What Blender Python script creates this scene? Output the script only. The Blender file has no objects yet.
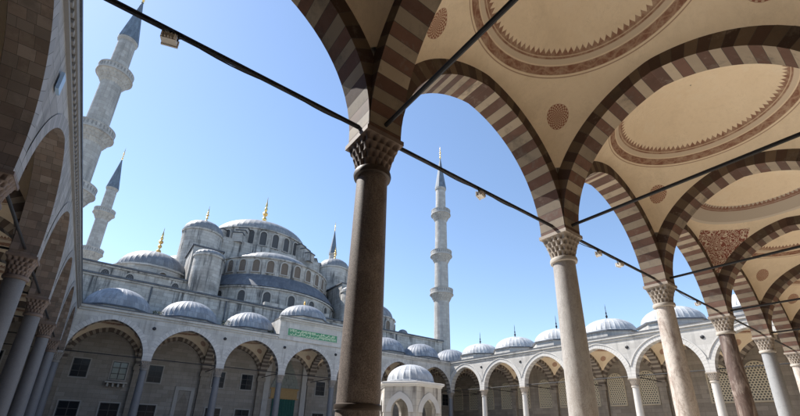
import bpy, math, random
from math import sin, cos, pi, sqrt, radians, atan2, acos, hypot
from mathutils import Vector, Matrix
random.seed(7)
S = bpy.context.scene
COL = S.collection
B = 6.6                 # bay of the colonnade
GF = 0.0                # gallery floor
CF = -0.5               # court floor

# ------------------------------------------------------------------ materials
def new_mat(name):
    m = bpy.data.materials.new(name); m.use_nodes = True
    nt = m.node_tree; nt.nodes.clear()
    return m, NT(nt)

class NT:
    """small helper for building node trees"""
    def __init__(s, nt): s.t = nt; s.n = nt.nodes
    def node(s, typ, **kw):
        n = s.n.new(typ)
        for k, v in kw.items(): setattr(n, k, v)
        return n
    def link(s, a, b): s.t.links.new(a, b)
    def put(s, sock, v):
        if hasattr(v, 'is_output'): s.link(v, sock)
        else: sock.default_value = v
    def m(s, op, a, b=None, c=None):
        n = s.node('ShaderNodeMath', operation=op)
        s.put(n.inputs[0], a)
        if b is not None: s.put(n.inputs[1], b)
        if c is not None: s.put(n.inputs[2], c)
        return n.outputs[0]
    def step(s, a, e0, e1):                       # 0 below e0, 1 above e1
        n = s.node('ShaderNodeMapRange', clamp=True)
        s.put(n.inputs[0], a); n.inputs[1].default_value = e0; n.inputs[2].default_value = e1
        return n.outputs[0]
    def band(s, a, lo, hi, soft=.012):
        return s.m('MULTIPLY', s.step(a, lo-soft, lo+soft), s.m('SUBTRACT', 1.0, s.step(a, hi-soft, hi+soft)))
    def mix(s, f, a, b, mode='MIX'):
        n = s.node('ShaderNodeMix', data_type='RGBA', blend_type=mode)
        s.put(n.inputs[0], f)
        for i, v in ((6, a), (7, b)):
            if isinstance(v, tuple) and len(v) == 3: v = v + (1,)
            s.put(n.inputs[i], v)
        return n.outputs[2]
    def coord(s, which='Object'):
        return s.node('ShaderNodeTexCoord').outputs[which]
    def mapping(s, v, scale=(1, 1, 1), loc=(0, 0, 0)):
        n = s.node('ShaderNodeMapping'); s.link(v, n.inputs[0])
        n.inputs['Scale'].default_value = scale; n.inputs['Location'].default_value = loc
        return n.outputs[0]
    def noise(s, v, scale, detail=4, rough=.6, dist=0.):
        n = s.node('ShaderNodeTexNoise'); s.link(v, n.inputs['Vector'])
        n.inputs['Scale'].default_value = scale; n.inputs['Detail'].default_value = detail
        n.inputs['Roughness'].default_value = rough; n.inputs['Distortion'].default_value = dist
        return n.outputs['Fac']
    def rnd(s):
        return s.node('ShaderNodeObjectInfo').outputs['Random']
    def pos(s):                                   # object coordinates shifted per object
        v = s.node('ShaderNodeVectorMath', operation='ADD')
        s.link(s.coord('Object'), v.inputs[0])
        k = s.m('MULTIPLY', s.rnd(), 37.0)
        c = s.node('ShaderNodeCombineXYZ'); s.link(k, c.inputs[0]); s.link(k, c.inputs[1])
        s.link(c.outputs[0], v.inputs[1])
        return v.outputs[0]
    def bsdf(s, col, rough=.7, metal=0., bump=None, bstr=.3, bdist=.02, spec=.4):
        p = s.node('ShaderNodeBsdfPrincipled')
        if isinstance(col, tuple): col = (col + (1,))[:4]
        s.put(p.inputs['Base Color'], col); s.put(p.inputs['Roughness'], rough)
        p.inputs['Metallic'].default_value = metal
        p.inputs['Specular IOR Level'].default_value = spec
        if bump is not None:
            bn = s.node('ShaderNodeBump'); bn.inputs['Strength'].default_value = bstr
            bn.inputs['Distance'].default_value = bdist
            s.link(bump, bn.inputs['Height']); s.link(bn.outputs[0], p.inputs['Normal'])
        o = s.node('ShaderNodeOutputMaterial'); s.link(p.outputs[0], o.inputs[0])
        return p

def ashlar(name, col, var=.12, bw=1.0, bh=.42, mortar=.012, streak=.5, stain=.35, dark=(.10, .095, .09), mort=.55, rough=.8):
    """coursed stone: blocks of slightly different tone, joints, rain streaks and soot stains"""
    m, t = new_mat(name)
    br = t.node('ShaderNodeTexBrick'); t.link(t.coord('UV'), br.inputs['Vector'])
    br.offset = .5; br.inputs['Scale'].default_value = 1.0
    br.inputs['Brick Width'].default_value = bw; br.inputs['Row Height'].default_value = bh
    br.inputs['Mortar Size'].default_value = mortar; br.inputs['Mortar Smooth'].default_value = .3
    br.inputs['Color1'].default_value = tuple(c*(1+var) for c in col) + (1,)
    br.inputs['Color2'].default_value = (col[0]*(1-var), col[1]*(1-var*1.1), col[2]*(1-var*1.25), 1)
    br.inputs['Mortar'].default_value = tuple(c*mort for c in col) + (1,)
    p = t.pos()
    fine = t.noise(p, 5.0, 6, .7)
    big = t.noise(p, .35, 5, .65)
    c = t.mix(t.m('MULTIPLY', t.step(big, .48, .72), stain), br.outputs['Color'], dark)
    c = t.mix(.35, c, t.mix(fine, (.55, .55, .55), (1.25, 1.22, 1.18)), 'MULTIPLY')
    st = t.noise(t.mapping(p, (1.3, 1.3, .10)), 1.0, 6, .7)
    st2 = t.noise(p, .25, 3)
    k = t.m('MULTIPLY', t.m('MULTIPLY', t.step(st, .49, .62), t.step(st2, .38, .54)), streak)
    c = t.mix(k, c, dark)
    h = t.m('ADD', t.m('MULTIPLY', br.outputs['Fac'], -1.0), t.m('MULTIPLY', fine, .5))
    t.bsdf(c, rough, bump=h, bstr=.35, bdist=.02)
    return m

def stone(name, col, var=.25, scale=3., rough=.7, stain=.3, dark=(.08, .075, .07), vein=None, bstr=.15, isl=0., speck=None):
    """solid stone with mottling; vein = (colour, amount) for streaked marble"""
    m, t = new_mat(name)
    p = t.pos()
    n1 = t.noise(p, scale, 7, .7); n2 = t.noise(p, scale*.25, 5, .6)
    c = t.mix(n1, tuple(x*(1-var) for x in col), tuple(min(1, x*(1+var)) for x in col))
    c = t.mix(t.m('MULTIPLY', t.step(n2, .5, .7), stain), c, dark)
    c = t.mix(t.m('MULTIPLY', t.rnd(), .22), c, tuple(x*.55 for x in col))
    if isl:
        ri = t.node('ShaderNodeNewGeometry').outputs['Random Per Island']
        c = t.mix(t.step(ri, .0, 1.), t.mix(isl, c, (.0, .0, .0)), t.mix(isl*.9, c, tuple(min(1, x*2.2) for x in col)))
        wn = t.noise(p, 2.2, 6, .75)
        c = t.mix(t.m('MULTIPLY', t.step(wn, .56, .70), .55), c, (.30, .245, .195))
        sn = t.noise(p, 1.1, 6, .7)
        c = t.mix(t.m('MULTIPLY', t.step(sn, .52, .68), .55), c, (.045, .036, .030))
    if vein:
        v = t.noise(t.mapping(p, (2.2, 2.2, .62)), 1.2, 8, .74, .9)
        c = t.mix(t.m('MULTIPLY', t.step(v, .49, .60), vein[1]), c, vein[0])
        v2 = t.noise(t.mapping(p, (3.6, 3.6, 1.5)), 1.1, 7, .7, 1.4)
        ln = t.m('SUBTRACT', 1., t.step(t.m('ABSOLUTE', t.m('SUBTRACT', v2, .5)), .008, .028))
        c = t.mix(t.m('MULTIPLY', ln, vein[1]*.55), c, tuple(x*.45 for x in vein[0]))
    if speck:
        sp = t.noise(p, 55., 3, .8)
        c = t.mix(t.m('MULTIPLY', t.step(sp, .52, .60), speck), c, tuple(x*.35 for x in col))
        c = t.mix(t.m('MULTIPLY', t.step(sp, .44, .38), speck), c, tuple(min(1, x*1.7) for x in col))
    t.bsdf(c, rough, bump=n1, bstr=bstr, bdist=.01)
    return m

def lead(name, col=(.33, .36, .40)):
    m, t = new_mat(name)
    p = t.pos()
    n = t.noise(p, 1.6, 6, .65); n2 = t.noise(p, 12, 4, .7)
    st = t.noise(t.mapping(p, (2.5, 2.5, .5)), 1., 5, .7)
    c = t.mix(n, tuple(x*.72 for x in col), tuple(x*1.25 for x in col))
    br = t.node('ShaderNodeTexBrick'); t.link(t.coord('UV'), br.inputs['Vector']); br.offset = .5
    br.inputs['Scale'].default_value = 1.; br.inputs['Brick Width'].default_value = .52; br.inputs['Row Height'].default_value = .85
    br.inputs['Mortar Size'].default_value = .014; br.inputs['Color1'].default_value = (1.25, 1.25, 1.22, 1)
    br.inputs['Color2'].default_value = (.72, .73, .76, 1); br.inputs['Mortar'].default_value = (.5, .5, .52, 1)
    c = t.mix(.75, c, br.outputs['Color'], 'MULTIPLY')
    c = t.mix(t.m('MULTIPLY', t.step(st, .52, .68), .35), c, tuple(min(1, x*2.1) for x in col))
    c = t.mix(t.m('MULTIPLY', t.step(n2, .58, .75), .35), c, (.16, .17, .19))
    t.bsdf(c, .58, bump=n2, bstr=.2, bdist=.01, spec=.35)
    return m

def plain(name, col, rough=.6, metal=0., var=.2, spec=.4):
    m, t = new_mat(name)
    n = t.noise(t.pos(), 6., 5, .65)
    c = t.mix(n, tuple(x*(1-var) for x in col), tuple(min(1, x*(1+var)) for x in col))
    t.bsdf(c, rough, metal, spec=spec)
    return m

MARBLE = ashlar('courtyard marble', (.48, .465, .44), .09, 1.25, .50, .010, .55, .30, (.17, .165, .16), .72)
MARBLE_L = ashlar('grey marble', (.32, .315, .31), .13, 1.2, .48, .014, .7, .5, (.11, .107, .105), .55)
VOUS_A = stone('pale voussoir', (.52, .50, .47), .12, 4., .75, .2, (.2, .19, .18))
VOUS_C = stone('light grey voussoir', (.46, .44, .42), .12, 4., .75, .2, (.2, .19, .18))
JOINT = plain('dark joint', (.075, .065, .055), .9, 0, .2)
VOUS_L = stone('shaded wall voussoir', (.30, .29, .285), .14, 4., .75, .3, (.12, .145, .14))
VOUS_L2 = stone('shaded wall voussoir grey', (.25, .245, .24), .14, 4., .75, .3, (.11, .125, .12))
VOUS_B = stone('grey voussoir', (.40, .385, .37), .14, 4., .75, .25, (.17, .16, .15))
RED = stone('red voussoir', (.125, .064, .044), .35, 5., .75, .30, (.22, .16, .13), isl=.28)
CREAM = stone('cream voussoir', (.345, .28, .205), .22, 5., .75, .35, (.16, .12, .09), isl=.28)
RED_SHADE = stone('shaded red voussoir', (.070, .040, .029), .3, 5., .75, .3, (.045, .03, .025), isl=.3)  # darker copy of the red stripe: shade of the arch faces put into the colour
CREAM_SHADE = stone('shaded cream voussoir', (.130, .092, .062), .25, 4., .75, .3, (.09, .06, .04), isl=.3)  # cream stripe again, darkened in colour for the shaded arch faces
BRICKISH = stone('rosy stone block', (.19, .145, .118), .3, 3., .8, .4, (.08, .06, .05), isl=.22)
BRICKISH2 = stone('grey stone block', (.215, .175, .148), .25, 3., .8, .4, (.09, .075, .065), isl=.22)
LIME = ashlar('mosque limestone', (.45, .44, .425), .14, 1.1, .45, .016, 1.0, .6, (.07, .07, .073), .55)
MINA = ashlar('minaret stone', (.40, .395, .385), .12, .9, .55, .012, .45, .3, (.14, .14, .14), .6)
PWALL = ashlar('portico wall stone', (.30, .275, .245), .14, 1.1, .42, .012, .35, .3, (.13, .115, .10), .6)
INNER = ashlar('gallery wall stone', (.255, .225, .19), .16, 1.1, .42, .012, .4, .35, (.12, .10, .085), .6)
LEAD = lead('lead sheet', (.235, .248, .275))
LEAD_S = lead('slate dark lead', (.115, .125, .145))
LEAD_M = lead('weathered dark lead', (.19, .203, .225))
LEAD_G = lead('weathered grey lead', (.225, .235, .25))
LEAD_D = lead('dark lead', (.085, .092, .108))
LEAD_R = lead('pale lead', (.40, .41, .42))
CAP = stone('capital marble', (.36, .31, .26), .25, 9., .7, .45, (.10, .075, .055), bstr=.4)
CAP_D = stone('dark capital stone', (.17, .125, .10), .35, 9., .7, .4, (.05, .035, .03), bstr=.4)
G_RED = stone('brown granite', (.165, .135, .118), .30, 14., .62, .6, (.07, .052, .043), ((.30, .25, .22), .55), speck=.8)
G_GREY = stone('grey marble shaft', (.43, .41, .39), .16, 12., .45, .35, (.24, .21, .19), ((.30, .265, .235), .6), speck=.25)
G_WHITE = stone('veined white marble shaft', (.58, .525, .475), .15, 6., .5, .5, (.27, .185, .14), ((.20, .14, .11), .62), speck=.2)
G_DARK = stone('dark porphyry shaft', (.125, .085, .070), .3, 16., .42, .5, (.05, .035, .03), ((.36, .30, .26), .75))  # strong pale veins put the sunlit strip's brightness into the colour
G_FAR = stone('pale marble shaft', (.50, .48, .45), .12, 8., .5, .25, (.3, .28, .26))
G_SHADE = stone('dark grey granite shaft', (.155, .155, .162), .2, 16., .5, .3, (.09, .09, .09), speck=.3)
G_BLUE = stone('blue grey granite shaft', (.32, .325, .33), .18, 16., .5, .3, (.16, .16, .16), speck=.3)
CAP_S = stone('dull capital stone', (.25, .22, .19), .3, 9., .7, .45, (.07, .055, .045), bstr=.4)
BRONZE = plain('dark bronze', (.060, .045, .036), .5, .4)
COLLAR = stone('stone collar', (.44, .40, .35), .2, 8., .6, .3)
IRON = plain('black iron', (.022, .022, .024), .55, .3)
GOLD = plain('gilded copper', (.80, .55, .20), .32, 1.0, .12)
GLASS, _t = new_mat('dark window glass'); _t.bsdf((.014, .017, .022), .15, spec=.25)
GLASS2, _t = new_mat('pale window glass'); _t.bsdf((.16, .20, .19), .15, spec=.6)
GRILLE = plain('iron grille', (.05, .05, .05), .6)
WFRAME = stone('window surround marble', (.40, .38, .355), .12, 5., .7, .25)
WOODM = plain('walnut wood', (.12, .065, .035), .5, 0, .35)
GOLDWOOD = plain('gilded brown panel', (.30, .19, .07), .5, 0, .3)
CURTAIN = plain('green cloth', (.020, .085, .070), .85, 0, .25)
HOOD = stone('muqarnas hood stone', (.22, .235, .21), .2, 6., .8, .3)
PANEL = plain('green inscription panel', (.075, .24, .125), .55, 0, .2)
LETTER = plain('pale gold lettering', (.66, .70, .50), .5, 0, .1)
LAMP_B = plain('white lamp housing', (.62, .58, .52), .5, 0, .1)
LAMP_G, _t = new_mat('lamp front glass'); _t.bsdf((.45, .43, .38), .2, spec=.6)
BLUEC = lead('spire lead', (.12, .155, .20))
LEAF = plain('dry green weed', (.045, .055, .025), .8, 0, .4)
BLUES = plain('pale blue plate', (.30, .42, .56), .5, 0, .1)

def pave(name, col, bw, bh):
    m, t = new_mat(name)
    br = t.node('ShaderNodeTexBrick'); t.link(t.coord('Object'), br.inputs['Vector'])
    br.inputs['Scale'].default_value = 1.; br.inputs['Brick Width'].default_value = bw
    br.inputs['Row Height'].default_value = bh; br.inputs['Mortar Size'].default_value = .012
    br.inputs['Color1'].default_value = tuple(c*1.08 for c in col) + (1,)
    br.inputs['Color2'].default_value = tuple(c*.88 for c in col) + (1,)
    br.inputs['Mortar'].default_value = tuple(c*.45 for c in col) + (1,)
    n = t.noise(t.coord('Object'), .8, 6, .7)
    t.bsdf(t.mix(.4, br.outputs['Color'], t.mix(n, (.6, .58, .55), (1.2, 1.18, 1.15)), 'MULTIPLY'), .55)
    return m
PAVE = pave('courtyard marble slabs', (.66, .62, .55), 1.2, .8)
PAVE2 = pave('gallery floor slabs', (.54, .47, .385), .9, .9)
EARTH = pave('city ground', (.26, .25, .23), 3., 3.)

def vault_mat(name, arab=False):
    """cream plaster with painted ring of ornament round the dome and a rosette on each pendentive"""
    m, t = new_mat(name)
    co = t.coord('Object')
    sep = t.node('ShaderNodeSeparateXYZ'); t.link(co, sep.inputs[0])
    x, y, z = sep.outputs
    rho = t.m('SQRT', t.m('ADD', t.m('MULTIPLY', x, x), t.m('MULTIPLY', y, y)))
    ang = t.m('ARCTAN2', y, x)
    n1 = t.noise(t.pos(), 1.1, 6, .65); n2 = t.noise(t.pos(), 9., 5, .7)
    c = t.mix(n1, (.72, .585, .415), (.85, .73, .555))
    c = t.mix(t.m('MULTIPLY', t.step(n2, .5, .75), .18), c, (.50, .38, .26))
    n3 = t.noise(t.pos(), .55, 6, .72, .6)
    c = t.mix(t.m('MULTIPLY', t.step(n3, .50, .66), .42), c, (.60, .49, .35))
    c = t.mix(t.m('MULTIPLY', t.step(n3, .42, .34), .45), c, (.80, .71, .56))
    n4 = t.noise(t.pos(), 2.3, 8, .75, 1.2)
    crk = t.m('SUBTRACT', 1., t.step(t.m('ABSOLUTE', t.m('SUBTRACT', n4, .5)), .003, .010))
    c = t.mix(t.m('MULTIPLY', crk, t.m('MULTIPLY', t.step(n1, .45, .6), .28)), c, (.33, .25, .17))
    brown = (.20, .078, .048)
    wear = t.m('ADD', .62, t.m('MULTIPLY', t.step(t.noise(t.pos(), 4., 7, .75), .36, .58), .36))
    if arab:
        v = t.noise(co, 2.4, 1, .4, 1.9)
        lines = t.m('LESS_THAN', t.m('ABSOLUTE', t.m('SUBTRACT', t.m('FRACT', t.m('MULTIPLY', v, 7.0)), .5)), .20)
        inp = t.m('MULTIPLY', t.step(rho, 2.92, 2.95), t.m('SUBTRACT', 1., t.step(t.m('ABSOLUTE', t.m('SUBTRACT', t.m('ABSOLUTE', x), t.m('ABSOLUTE', y))), 1.45, 1.48)))
        c = t.mix(inp, c, t.mix(lines, (.25, .090, .066), (.62, .52, .41)))
        c = t.mix(t.band(rho, 2.62, 2.70), c, (.60, .53, .44))
        c = t.mix(t.band(rho, 2.05, 2.62), c, (.46, .40, .33))
    # meander band
    wave = t.m('ABSOLUTE', t.m('SUBTRACT', rho, t.m('ADD', 2.455, t.m('MULTIPLY', t.m('SINE', t.m('MULTIPLY', ang, 30.)), .04))))
    wl = t.m('SUBTRACT', 1., t.step(wave, .010, .022))
    if not arab:
        bb = t.band(rho, 2.375, 2.535, .008)
        c = t.mix(t.m('MULTIPLY', bb, t.m('MULTIPLY', wear, .95)), c, brown)
        c = t.mix(t.m('MULTIPLY', t.m('MULTIPLY', bb, wl), .55), c, (.42, .28, .19))
        c = t.mix(t.band(rho, 2.235, 2.35), c, (.60, .50, .385))
        c = t.mix(t.m('MULTIPLY', t.band(rho, 2.575, 2.595, .006), .7), c, brown)
    # crown-like teeth pointing to the crown of the dome
    f = t.m('FRACT', t.m('MULTIPLY', ang, 88/(2*pi)))
    tri = t.m('MULTIPLY', t.m('ABSOLUTE', t.m('SUBTRACT', f, .5)), 2.)
    edge = t.m('ADD', 2.03, t.m('MULTIPLY', t.m('POWER', tri, .85), .11))
    teeth = t.m('MULTIPLY', t.step(t.m('SUBTRACT', rho, edge), -.008, .012), t.m('SUBTRACT', 1., t.step(rho, 2.235, 2.25)))
    hol = t.m('SUBTRACT', 1., t.m('MULTIPLY', t.band(rho, 2.185, 2.205, .006), .6))
    c = t.mix(t.m('MULTIPLY', t.m('MULTIPLY', teeth, hol), t.m('MULTIPLY', wear, .92)), c, brown)
    # rosettes on the pendentives
    if not arab:
        u = t.m('MULTIPLY', t.m('SUBTRACT', t.m('ABSOLUTE', x), t.m('ABSOLUTE', y)), .7071)
        w = t.m('MULTIPLY', t.m('SUBTRACT', z, 10.38), 1.12)
        rr = t.m('SQRT', t.m('ADD', t.m('MULTIPLY', u, u), t.m('MULTIPLY', w, w)))
        a2 = t.m('ARCTAN2', w, u)
        dots = t.m('MULTIPLY', t.m('COSINE', t.m('MULTIPLY', a2, 18.)), t.m('COSINE', t.m('MULTIPLY', rr, 78.)))
        inside = t.m('MULTIPLY', t.m('SUBTRACT', 1., t.step(rr, .30, .315)), t.step(rho, 2.5, 2.6))
        ros = t.m('MULTIPLY', inside, t.m('ADD', .30, t.m('MULTIPLY', t.step(dots, -.35, .15), .62)))
        c = t.mix(ros, c, (.25, .085, .050))
    t.bsdf(c, .85, bump=n2, bstr=.08, bdist=.01, spec=.2)
    return m
VAULT = vault_mat('painted vault plaster')
VAULT_A = vault_mat('painted vault plaster with arabesque', True)

def lattice_mat(name, bar, hole, s=.17):
    m, t = new_mat(name)
    sep = t.node('ShaderNodeSeparateXYZ'); t.link(t.coord('UV'), sep.inputs[0])
    v = t.m('DIVIDE', sep.outputs[1], s*.866)
    row = t.m('MODULO', t.m('FLOOR', v), 2.)
    u = t.m('ADD', t.m('DIVIDE', sep.outputs[0], s), t.m('MULTIPLY', row, .5))
    du = t.m('SUBTRACT', t.m('FRACT', u), .5); dv = t.m('MULTIPLY', t.m('SUBTRACT', t.m('FRACT', v), .5), .866)
    d = t.m('SQRT', t.m('ADD', t.m('MULTIPLY', du, du), t.m('MULTIPLY', dv, dv)))
    t.bsdf(t.mix(t.step(d, .30, .36), hole, bar), .6, bump=d, bstr=.3)
    return m
LFRAME = stone('lattice window surround', (.46, .40, .30), .15, 5., .7, .2)
LATT_S = lattice_mat('brownish drum lattice', (.20, .155, .12), (.055, .042, .035), .22)
LATT = lattice_mat('stucco lattice', (.52, .46, .34), (.085, .08, .07), .25)
LATT_D = lattice_mat('dark drum lattice', (.10, .10, .105), (.018, .02, .025), .22)

# ------------------------------------------------------------------ mesh builder
class MB:
    def __init__(s): s.v = []; s.f = []; s.mi = []; s.uv = []
    def face(s, pts, mi=0, uv=None):
        i0 = len(s.v); s.v += [tuple(p) for p in pts]; s.f.append(list(range(i0, i0+len(pts)))); s.mi.append(mi)
        if uv is None:
            a, b, c = Vector(pts[0]), Vector(pts[1]), Vector(pts[2])
            n = (b-a).cross(c-a)
            if len(pts) > 3: n += (c-a).cross(Vector(pts[3])-a)
            ax = max(range(3), key=lambda k: abs(n[k]))
            uv = [(p[1], p[2]) if ax == 0 else (p[0], p[2]) if ax == 1 else (p[0], p[1]) for p in pts]
        s.uv.append(uv)
    def box(s, x0, x1, y0, y1, z0, z1, mi=0, skip=''):
        P = lambda a, b, c: (x1 if a else x0, y1 if b else y0, z1 if c else z0)
        F = {'b': ((0,0,0),(0,1,0),(1,1,0),(1,0,0)), 't': ((0,0,1),(1,0,1),(1,1,1),(0,1,1)),
             'f': ((0,0,0),(1,0,0),(1,0,1),(0,0,1)), 'k': ((0,1,0),(0,1,1),(1,1,1),(1,1,0)),
             'l': ((0,0,0),(0,0,1),(0,1,1),(0,1,0)), 'r': ((1,0,0),(1,1,0),(1,1,1),(1,0,1))}
        for k, q in F.items():
            if k not in skip: s.face([P(*c) for c in q], mi)
    def grid(s, rows, mi=0, close=False, uvs=None):
        """rows of points -> welded quads (normals: row direction x column direction)"""
        i0 = len(s.v); n = len(rows[0])
        for r in rows: s.v += [tuple(p) for p in r]
        for j in range(len(rows)-1):
            for i in range(n if close else n-1):
                k = (i+1) % n
                ids = [i0+j*n+i, i0+j*n+k, i0+(j+1)*n+k, i0+(j+1)*n+i]
                pts = [s.v[q] for q in ids]
                s.f.append(ids); s.mi.append(mi)
                if uvs: s.uv.append([uvs(i, j), uvs(i+1, j), uvs(i+1, j+1), uvs(i, j+1)])
                else:
                    s.uv.append([(p[0], p[1]) for p in pts])
    def lathe(s, prof, n=32, c=(0, 0), mi=0, rip=None, a0=0., a1=2*pi, cap=False):
        full = abs(a1-a0-2*pi) < 1e-6
        m = n if full else n+1
        rows = []
        for r, z in prof:
            row = []
            for i in range(m):
                a = a0+(a1-a0)*i/n
                k = r*(rip(i, r, z) if rip else 1.)
                row.append((c[0]+k*cos(a), c[1]+k*sin(a), z))
            rows.append(row)
        R = max(r for r, z in prof)
        acc = [0.]
        for (r0, z0), (r1, z1) in zip(prof, prof[1:]): acc.append(acc[-1]+hypot(r1-r0, z1-z0))
        zb = prof[0][1]
        s.grid(rows, mi, full, lambda i, j: ((a1-a0)*i/n*R, zb+acc[j]))
        if cap: s.face([(c[0]+prof[-1][0]*cos(2*pi*i/n), c[1]+prof[-1][0]*sin(2*pi*i/n), prof[-1][1]) for i in range(n)], mi)
    def tube(s, p0, p1, r, n=8, mi=0):
        p0, p1 = Vector(p0), Vector(p1); d = (p1-p0).normalized()
        u = d.orthogonal().normalized(); w = d.cross(u)
        rows = [[p+r*(cos(2*pi*i/n)*u+sin(2*pi*i/n)*w) for i in range(n)] for p in (p0, p1)]
        s.grid(rows, mi, True)
        s.face(list(reversed(rows[0])), mi); s.face(rows[1], mi)
    def build(s, name, mats, parent=None, loc=(0, 0, 0), rz=0., smooth=True, angle=32):
        me = bpy.data.meshes.new(name); me.from_pydata(s.v, [], s.f)
        if not isinstance(mats, (list, tuple)): mats = [mats]
        for m in mats: me.materials.append(m)
        me.polygons.foreach_set('material_index', s.mi)
        ul = me.uv_layers.new(name='UVMap')
        flat = []
        for q in s.uv:
            for a in q: flat += [a[0], a[1]]
        ul.data.foreach_set('uv', flat)
        if smooth:
            me.polygons.foreach_set('use_smooth', [True]*len(s.f)); me.update()
            me.set_sharp_from_angle(angle=radians(angle))
        me.update()
        return link(name, me, parent, loc, rz)

def link(name, data, parent=None, loc=(0, 0, 0), rz=0.):
    o = bpy.data.objects.new(name, data); COL.objects.link(o)
    if parent is not None: o.parent = parent
    o.location = loc; o.rotation_euler = (0, 0, rz)
    return o
def dup(o, loc, rz=None, parent=None, name=None):
    """copy of an object and of its children down the tree"""
    c = o.copy(); COL.objects.link(c); c.location = loc
    if rz is not None: c.rotation_euler = (0, 0, rz)
    if parent is not None: c.parent = parent
    for ch in list(o.children): dup(ch, ch.location, None, c)
    return c
def thing(name, label, cat, loc=(0, 0, 0), rz=0., group=None):
    o = bpy.data.objects.new(name, None); COL.objects.link(o)
    o.empty_display_size = .3
    o.location = loc; o.rotation_euler = (0, 0, rz); o['label'] = label; o['category'] = cat; o['kind'] = 'thing'
    if group: o['group'] = group
    return o
def tag(o, label, cat, group=None):
    o['label'] = label; o['category'] = cat; o['kind'] = 'thing'
    if group: o['group'] = group
def structure(o): o['kind'] = 'structure'; return o

# ------------------------------------------------------------------ ground
mb = MB(); mb.face([(-3000, -3000, 0), (3000, -3000, 0), (3000, 3000, 0), (-3000, 3000, 0)])
structure(mb.build('ground', EARTH, loc=(0, 0, -.9)))
mb = MB(); mb.box(.55, 45.65, .55, 39.05, -.35, CF, skip='b')
structure(mb.build('courtyard_floor', PAVE))
mb = MB()
mb.box(-7.4, 53.6, -7.4, .55, -.85, GF); mb.box(-7.4, 53.6, 39.05, 46.2, -.85, GF)
mb.box(-7.4, .55, .55, 39.05, -.85, GF); mb.box(45.65, 53.6, .55, 39.05, -.85, GF)
structure(mb.build('gallery_floor', PAVE2))

# ------------------------------------------------------------------ arcade pieces (shared meshes)
Z_IMP, Z_SPR, Z_TOP = 7.06, 7.20, 11.5
RISE, TH = 3.27, .43
def arch_curve(a, rise, off, n):
    """pointed arch, left to right; returns 2n+1 points"""
    c = (rise*rise-a*a)/(2*a); R = a+c+off
    pm = acos(c/R)
    right = [(-c+R*cos(pm*k/n), R*sin(pm*k/n)) for k in range(n+1)]      # spring -> crown
    return [(-x, z) for x, z in right] + list(reversed(right))[1:]
def extrados_z(a, t, off):
    c = (RISE*RISE-a*a)/(2*a); R = a+c+off
    q = R*R-(abs(t)+c)**2
    return sqrt(q) if q > 0 else 0.
NV = 18
def ring_mesh(a, h, th=TH, mould=False, NV=NV, rough=False):
    """voussoir ring; materials 0/1 court face, 2/3 soffit, 4/5 gallery face"""
    mb = MB(); rg = random.Random(5); cut = 0
    c = (RISE*RISE-a*a)/(2*a); jw = .008
    # fractions of the half arch at which the voussoirs begin; slightly uneven widths
    fr = [0.]
    for k in range(NV): fr.append(fr[-1]+1+rg.uniform(-.13, .13))
    fr = [q/fr[-1] for q in fr]
    def pt(f, off):                                                       # f: 0 spring .. 1 crown, right half
        Rr = a+c+off; ph = acos(c/Rr)*f
        return (-c+Rr*cos(ph), Rr*sin(ph)+Z_SPR)
    E_ = lambda f, off: (min(3.296, pt(f, off)[0]), pt(f, off)[1])
    j = jw/3.2
    for side in (1, -1):
        for k in range(-1, NV):
            if k < 0: I0, E0, I1, E1 = (a, Z_IMP), (3.296, Z_IMP), (a, Z_SPR-jw), (3.296, Z_SPR-jw)
            else:
                f0, f1 = fr[k]+j*.5, fr[k+1]-j*.5
                I0, I1, E0, E1 = pt(f0, 0), pt(f1, 0), E_(f0, th), E_(f1, th)
            blocks = [(I0, I1, E0, E1, (k+1) % 2, True)]
            if k < NV-1:                                                 # joint up to the next block
                fn = fr[k+1]+j*.5
                blocks.append((I1, pt(fn, 0), E1, E_(fn, th), 4, False))
            else: blocks.append((I1, pt(1., 0), E1, E_(1., th), (k+1) % 2, False))
            for i0, i1, e0, e1, p, real in blocks:
                S_ = lambda q, y: (side*q[0], y, q[1])
                def quad(*pts, mi):
                    mb.face(pts if side < 0 else tuple(reversed(pts)), mi)
                jt = p == 4
                quad(S_(i0, -h), S_(i1, -h), S_(e1, -h), S_(e0, -h), mi=6 if jt else p)
                if rough and real:
                    cuts = sorted((-h, rg.uniform(-.6, -.2)*h, rg.uniform(.1, .6)*h, h))
                    for y0, y1 in zip(cuts, cuts[1:]):
                        quad(S_(i0, y0), S_(i0, y1-.008), S_(i1, y1-.008), S_(i1, y0), mi=2+rg.randint(0, 1))
                        if y1 < h: quad(S_(i0, y1-.008), S_(i0, y1), S_(i1, y1), S_(i1, y1-.008), mi=6)
                else: quad(S_(i0, -h), S_(i0, h), S_(i1, h), S_(i1, -h), mi=6 if jt else 2+p)
                quad(S_(i1, h), S_(i0, h), S_(e0, h), S_(e1, h), mi=6 if jt else 4+p)
    if mould:                                                            # raised fillet round the court face
        n = 30
        E = [(x, z+Z_SPR) for x, z in arch_curve(a, RISE, th, n)]; O = [(x, z+Z_SPR) for x, z in arch_curve(a, RISE, th+.09, n)]
        y = -h-.07
        for e0, e1, o0, o1 in zip(E, E[1:], O, O[1:]):
            if max(abs(o0[0]), abs(o1[0])) > 3.29: continue
            mb.face([(e0[0], y, e0[1]), (e1[0], y, e1[1]), (o1[0], y, o1[1]), (o0[0], y, o0[1])], 0)
            mb.face([(e0[0], -h, e0[1]), (e1[0], -h, e1[1]), (e1[0], y, e1[1]), (e0[0], y, e0[1])], 1)
            mb.face([(o0[0], y, o0[1]), (o1[0], y, o1[1]), (o1[0], -h+.05, o1[1]), (o0[0], -h+.05, o0[1])], 0)
    return mb
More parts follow.
